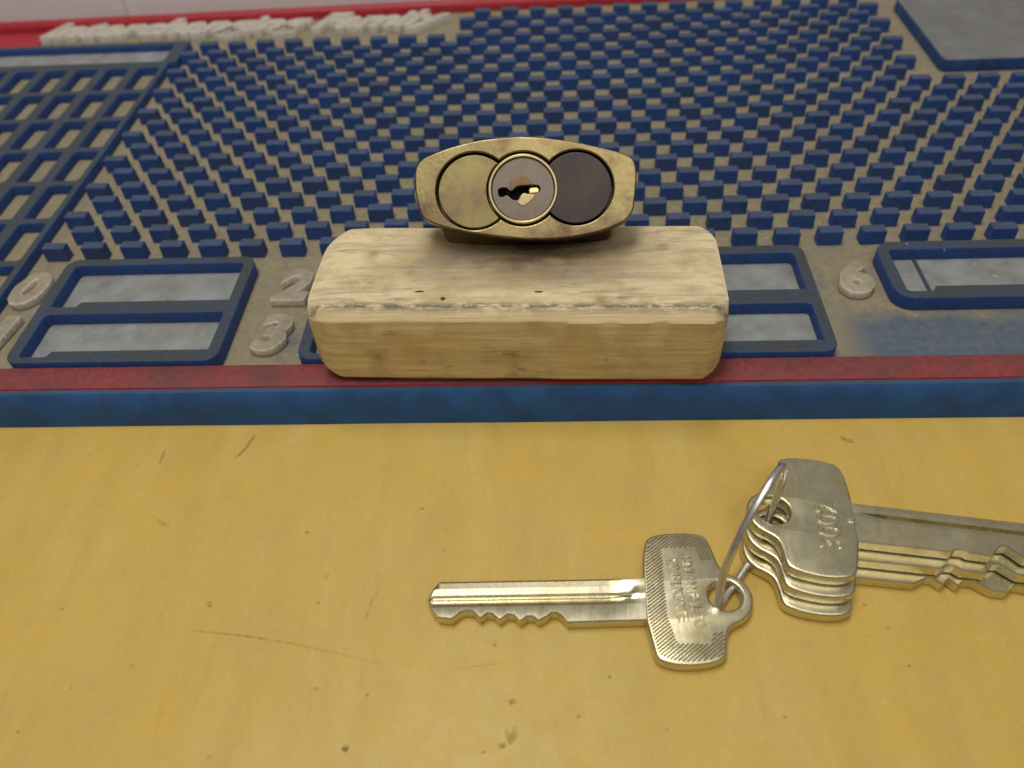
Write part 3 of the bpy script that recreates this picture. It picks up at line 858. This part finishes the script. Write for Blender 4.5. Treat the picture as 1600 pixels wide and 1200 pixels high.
for body, x, ln in (('UNLAWFUL TO', 8.3, 13.6), ('DUPLICATE', 5.8, 12.0)):
    me = text_mesh(body, 2.3, .26, .07, 0, .03, 'LEFT')
    wd = max(q.co.x for q in me.vertices)
    me.transform(Matrix.Diagonal((ln / wd, 1.05, 1, 1)))
    put('stamped_text', me, M['nickel'], fb, T(x - .9, 8.1 if ln > 13 else 7.6, TH - .06) @ RZ(-87))
G = 'nickel keys bunched on the ring'
k1, b1, _ = make_key((51.6, 78.3, 5.30), -7.8, CUTA, True, 'topmost key of the bunch, four digits stamped on its plain bow', G)
k2, b2, _ = make_key((51.3, 76.4, 2.68), -7.0, CUTB, True, 'middle key of the bunch, mostly hidden under the stamped one', G)
k3, b3, _ = make_key((50.9, 74.6, .06), -6.2, CUTC, True, 'bottom key of the bunch, lying directly on the yellow bench', G, 0)
me = text_mesh('3002', 5.2, .34, .12, 0, -.02, 'CENTER')
me.transform(Matrix.Diagonal((.92, 1.0, 1, 1)))
put('stamped_number', me, M['nickel'], b1, T(-3.2, -1.3, TH - .12) @ RZ(92))
me = text_mesh('K', 1.9, .26, .08, 0, 0, 'CENTER')
put('stamped_letter', me, M['nickel'], b1, T(-.3, .2, TH - .1) @ RZ(92))

# ------------------------------------------------------------------ key ring: a closed wire loop through all four holes
def catmull(P, n=14):
    out = []
    for i in range(len(P)):
        p0, p1, p2, p3 = (Vector(P[(i + q) % len(P)]) for q in (-1, 0, 1, 2))
        for s_ in range(n):
            t_ = s_ / n
            out.append(.5 * ((2 * p1) + (p2 - p0) * t_ + (2 * p0 - 5 * p1 + 4 * p2 - p3) * t_ ** 2 + (3 * p1 - p0 - 3 * p2 + p3) * t_ ** 3))
    return out
def tube(path, rx, rz_, n=10):
    v, f = [], []
    L = len(path)
    cen = sum(path, Vector()) / L
    # plane normal of the loop
    nrm = Vector()
    for i in range(L): nrm += (path[i] - cen).cross(path[(i + 1) % L] - cen)
    nrm.normalize()
    for i in range(L):
        d = (path[(i + 1) % L] - path[i - 1]).normalized()
        a = nrm - d * nrm.dot(d); a.normalize(); b = d.cross(a)
        for j in range(n):
            t_ = 6.28318 * j / n
            v.append(tuple(path[i] + a * rx * math.cos(t_) + b * rz_ * math.sin(t_)))
    for i in range(L):
        for j in range(n):
            f.append((i * n + j, i * n + (j + 1) % n, ((i + 1) % L) * n + (j + 1) % n, ((i + 1) % L) * n + j))
    return v, f
RING = [(26.7, 65.3, 2.7), (27.3, 68.2, 8.0), (28.9, 70.6, 13.2), (31.6, 74.0, 18.0), (34.9, 78.2, 20.4), (37.8, 82.2, 18.6), (38.9, 83.2, 14.0), (38.0, 81.4, 7.6), (36.8, 79.0, 3.6), (34.6, 75.6, 1.3), (31.8, 71.8, .75), (28.7, 67.9, .75), (27.1, 65.8, 1.1)]
r_org = (32, 73, 0)
ring = empty('key_ring', r_org, 'thin shiny steel split ring joining the single key to the bunch', 'key ring')
path = catmull(RING)
v, f = tube(path, .62, .36)
o = mk('outer_coil', v, f, M['steel_wire'], ring, r_org, True)
cen = sum(path, Vector()) / len(path)
p2 = [p + (cen - p).normalized() * .62 for p in path]
v, f = tube(p2, .60, .34)
o = mk('inner_coil', v, f, M['steel_wire'], ring, r_org, True)
